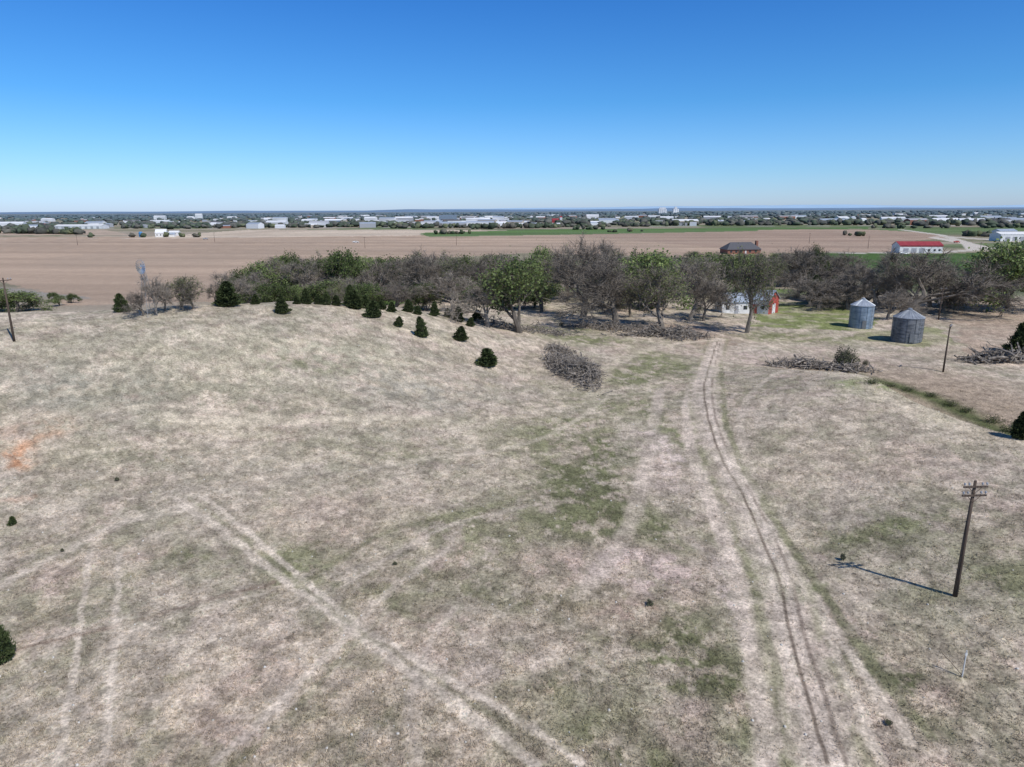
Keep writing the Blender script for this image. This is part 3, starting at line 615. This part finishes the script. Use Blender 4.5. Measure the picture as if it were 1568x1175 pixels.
# ------------------------------------------------------------ distant town and tree masses
def ico():
    import bmesh
    bm=bmesh.new(); bmesh.ops.create_icosphere(bm,subdivisions=2,radius=1); bm.verts.ensure_lookup_table()
    V=np.array([v.co[:] for v in bm.verts]); Fc=np.array([[v.index for v in f.verts] for f in bm.faces]); bm.free(); return V,Fc
iv,ifc=ico()
def clumps(name,xs,ys,ws,hs,mats_cols):
    n=len(xs); nv=len(iv)
    disp=rng.uniform(.5,1.3,(n,nv,1)); V=iv[None]*disp
    V=V*np.stack([ws/2,ws/2,hs*.55],1)[:,None,:]; V=V+np.stack([xs,ys,height(xs,ys)+hs*.48],1)[:,None,:]
    Fc=(ifc[None]+(np.arange(n)*nv)[:,None,None]).reshape(-1,3)
    col=np.array(mats_cols)[rng.integers(0,len(mats_cols),n)]*rng.uniform(.7,1.3,(n,1)); 
    dist=np.hypot(xs,ys); hzf=np.clip((dist-700)/4200,0,.8)[:,None]; col=col*(1-hzf)+np.array([.115,.165,.20])*hzf  # bluish haze mixed into the crown colours, stronger farther out
    col=np.repeat(col,nv,axis=0)*rng.uniform(.75,1.25,(n*nv,1))
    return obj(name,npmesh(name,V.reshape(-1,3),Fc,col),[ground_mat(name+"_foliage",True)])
cl=[(.06,.075,.04),(.075,.09,.05),(.12,.11,.085),(.11,.12,.06),(.09,.085,.065)]
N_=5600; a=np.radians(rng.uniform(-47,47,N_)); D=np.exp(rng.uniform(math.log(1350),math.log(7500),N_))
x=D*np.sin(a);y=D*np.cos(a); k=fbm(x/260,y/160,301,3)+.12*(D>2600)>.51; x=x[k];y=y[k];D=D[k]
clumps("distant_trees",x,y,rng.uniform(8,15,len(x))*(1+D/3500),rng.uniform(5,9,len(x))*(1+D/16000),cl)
def belt_c(name,L):
    X=[];Y=[];W=[];H=[]
    for (u0,v0,u1,v1,n,w,h) in L:
        for i in range(n):
            t=random.random(); px,py=plain(u0+(u1-u0)*t,v0+(v1-v0)*t+random.gauss(0,.25)); X.append(px);Y.append(py);W.append(w*random.uniform(.6,1.3));H.append(h*random.uniform(.6,1.25))
    return clumps(name,np.array(X),np.array(Y),np.array(W),np.array(H),cl)
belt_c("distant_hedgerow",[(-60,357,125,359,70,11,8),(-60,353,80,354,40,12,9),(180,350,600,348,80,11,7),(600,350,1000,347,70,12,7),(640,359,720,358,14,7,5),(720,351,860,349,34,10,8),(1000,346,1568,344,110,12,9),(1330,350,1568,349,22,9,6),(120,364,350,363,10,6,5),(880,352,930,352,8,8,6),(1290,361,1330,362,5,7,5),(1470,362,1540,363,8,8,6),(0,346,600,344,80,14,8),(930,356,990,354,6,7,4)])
town=MB(); tm=[hazew,tan,greyw,roofg,shingle,brick,redroof,binm]
def tb(x,y,w,d,h,wm,rm,rot):
    z=hz(x,y); ca,sa=math.cos(rot),math.sin(rot); T=lambda p:(x+p[0]*ca-p[1]*sa,y+p[0]*sa+p[1]*ca,z+p[2])
    a,b=w/2,d/2;rh=min(3,d*.18)
    v=[T(p) for p in [(-a,-b,0),(a,-b,0),(a,b,0),(-a,b,0),(-a,-b,h),(a,-b,h),(a,b,h),(-a,b,h),(-a,0,h+rh),(a,0,h+rh)]]
    town.add(v,[(0,1,5,4),(2,3,7,6),(1,2,6,9,5),(3,0,4,8,7)],wm); town.add(v,[(4,5,9,8),(6,7,8,9)],rm)
for i in range(330):
    g=random.random()
    u=random.gauss(650,130) if g<.4 else random.uniform(-60,1620)
    D=math.exp(random.uniform(math.log(1250),math.log(3400))) ; x=(u-784)/F*D; big=random.random()<.25
    tb(x,D,random.uniform(24,54) if big else random.uniform(9,20),random.uniform(12,20) if big else 9,random.uniform(6,9) if big else random.uniform(4,6.5),random.choice([0,0,0,1,2,5]),random.choice([0,0,3,3,4,2]),random.uniform(-.4,.4))
for u,D,w,h,wm,rm in [(575,1700,28,13,0,0),(600,1750,40,11,0,3),(625,1800,45,12,2,0),(690,2000,50,14,7,7),(735,1650,56,10,0,0),(765,1700,28,13,0,3),(850,1500,16,9,6,6),(858,1500,5,14,0,6),(40,1500,50,8,0,0),(165,1500,40,8,0,3),(435,1400,40,9,0,0),(440,1900,36,12,0,3),(520,1600,40,9,7,0),(1430,1400,60,7,0,0),(1265,1500,60,6,3,3),(1540,1300,40,8,2,3),(905,2300,40,12,0,0),(262,2600,40,14,0,0),(320,2600,24,20,0,0)]:
    tb((u-784)/F*D,D,w,16,h,wm,rm,random.uniform(-.2,.2))
obj("distant_town",town.mesh("town"),tm)
# distant hills, aerial haze put into their blue colour
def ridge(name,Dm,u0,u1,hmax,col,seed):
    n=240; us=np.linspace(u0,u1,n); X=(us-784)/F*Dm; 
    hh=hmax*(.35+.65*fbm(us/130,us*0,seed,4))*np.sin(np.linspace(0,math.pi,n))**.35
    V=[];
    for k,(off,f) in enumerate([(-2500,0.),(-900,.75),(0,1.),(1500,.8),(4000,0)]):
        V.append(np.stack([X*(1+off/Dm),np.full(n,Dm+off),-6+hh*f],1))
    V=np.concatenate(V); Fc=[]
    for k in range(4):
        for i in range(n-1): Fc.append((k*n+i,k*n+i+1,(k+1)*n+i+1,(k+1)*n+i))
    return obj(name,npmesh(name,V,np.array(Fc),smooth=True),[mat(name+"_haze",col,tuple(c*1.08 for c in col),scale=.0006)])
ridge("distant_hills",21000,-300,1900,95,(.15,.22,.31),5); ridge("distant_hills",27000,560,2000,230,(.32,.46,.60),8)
# field stones (one object)
n=420; a=np.radians(rng.uniform(-44,44,n)); r=np.exp(rng.uniform(math.log(25),math.log(110),n)); sx=r*np.sin(a);sy=r*np.cos(a); sz=height(sx,sy)
s=rng.uniform(.03,.09,n); V=iv[None]*rng.uniform(.7,1.2,(n,len(iv),1))*s[:,None,None]+np.stack([sx,sy,sz+.01],1)[:,None,:]
Fc=(ifc[None]+(np.arange(n)*len(iv))[:,None,None]).reshape(-1,3); obj("field_stones",npmesh("stones",V.reshape(-1,3),Fc),[mat("pale_stone",(.45,.43,.38),(.6,.57,.52),scale=4)])
# ------------------------------------------------------------ light
EL=math.radians(49); AZ=math.radians(138.5)
sd=bpy.data.lights.new("sun",'SUN'); sd.energy=4.1; sd.angle=math.radians(.5); sd.color=(1,.96,.91)
so=bpy.data.objects.new("sun",sd); COL.objects.link(so)
to=Vector((math.sin(AZ)*math.cos(EL),math.cos(AZ)*math.cos(EL),math.sin(EL))); so.rotation_euler=to.to_track_quat('Z','Y').to_euler(); so.location=(60,-60,120)
w=bpy.data.worlds.new("World"); scene.world=w; w.use_nodes=True; nt=w.node_tree; bg=nt.nodes["Background"]; L=nt.links
sk=nt.nodes.new("ShaderNodeTexSky"); sk.sky_type='NISHITA'; sk.sun_disc=False; sk.sun_elevation=EL; sk.sun_rotation=AZ; sk.altitude=500; sk.air_density=1.0; sk.dust_density=.6; sk.ozone_density=1.5
# hand-set sky tint by elevation angle; top stop trims the ambient light
tc=nt.nodes.new("ShaderNodeTexCoord"); sp=nt.nodes.new("ShaderNodeSeparateXYZ"); L.new(tc.outputs["Generated"],sp.inputs[0])
cr=nt.nodes.new("ShaderNodeValToRGB"); L.new(sp.outputs["Z"],cr.inputs[0])
stops=[(0.0,(.76,.98,1.6)),(.047,(.58,.9,1.38)),(.14,(.31,.76,1.25)),(.26,(.21,.65,1.24)),(.6,(.34,.58,.9))]
el=cr.color_ramp.elements
while len(el)<len(stops): el.new(.5)
for e_,(p_,c_) in zip(el,stops): e_.position=p_; e_.color=(c_[0]/2,c_[1]/2,c_[2]/2,1)
vm=nt.nodes.new("ShaderNodeVectorMath"); vm.operation='MULTIPLY'; L.new(sk.outputs[0],vm.inputs[0]); L.new(cr.outputs[0],vm.inputs[1])
vs=nt.nodes.new("ShaderNodeVectorMath"); vs.operation='SCALE'; vs.inputs["Scale"].default_value=2.; L.new(vm.outputs[0],vs.inputs[0])
L.new(vs.outputs[0],bg.inputs[0]); bg.inputs[1].default_value=.11
scene.view_settings.view_transform='Standard'; scene.view_settings.look='None'; scene.view_settings.exposure=0
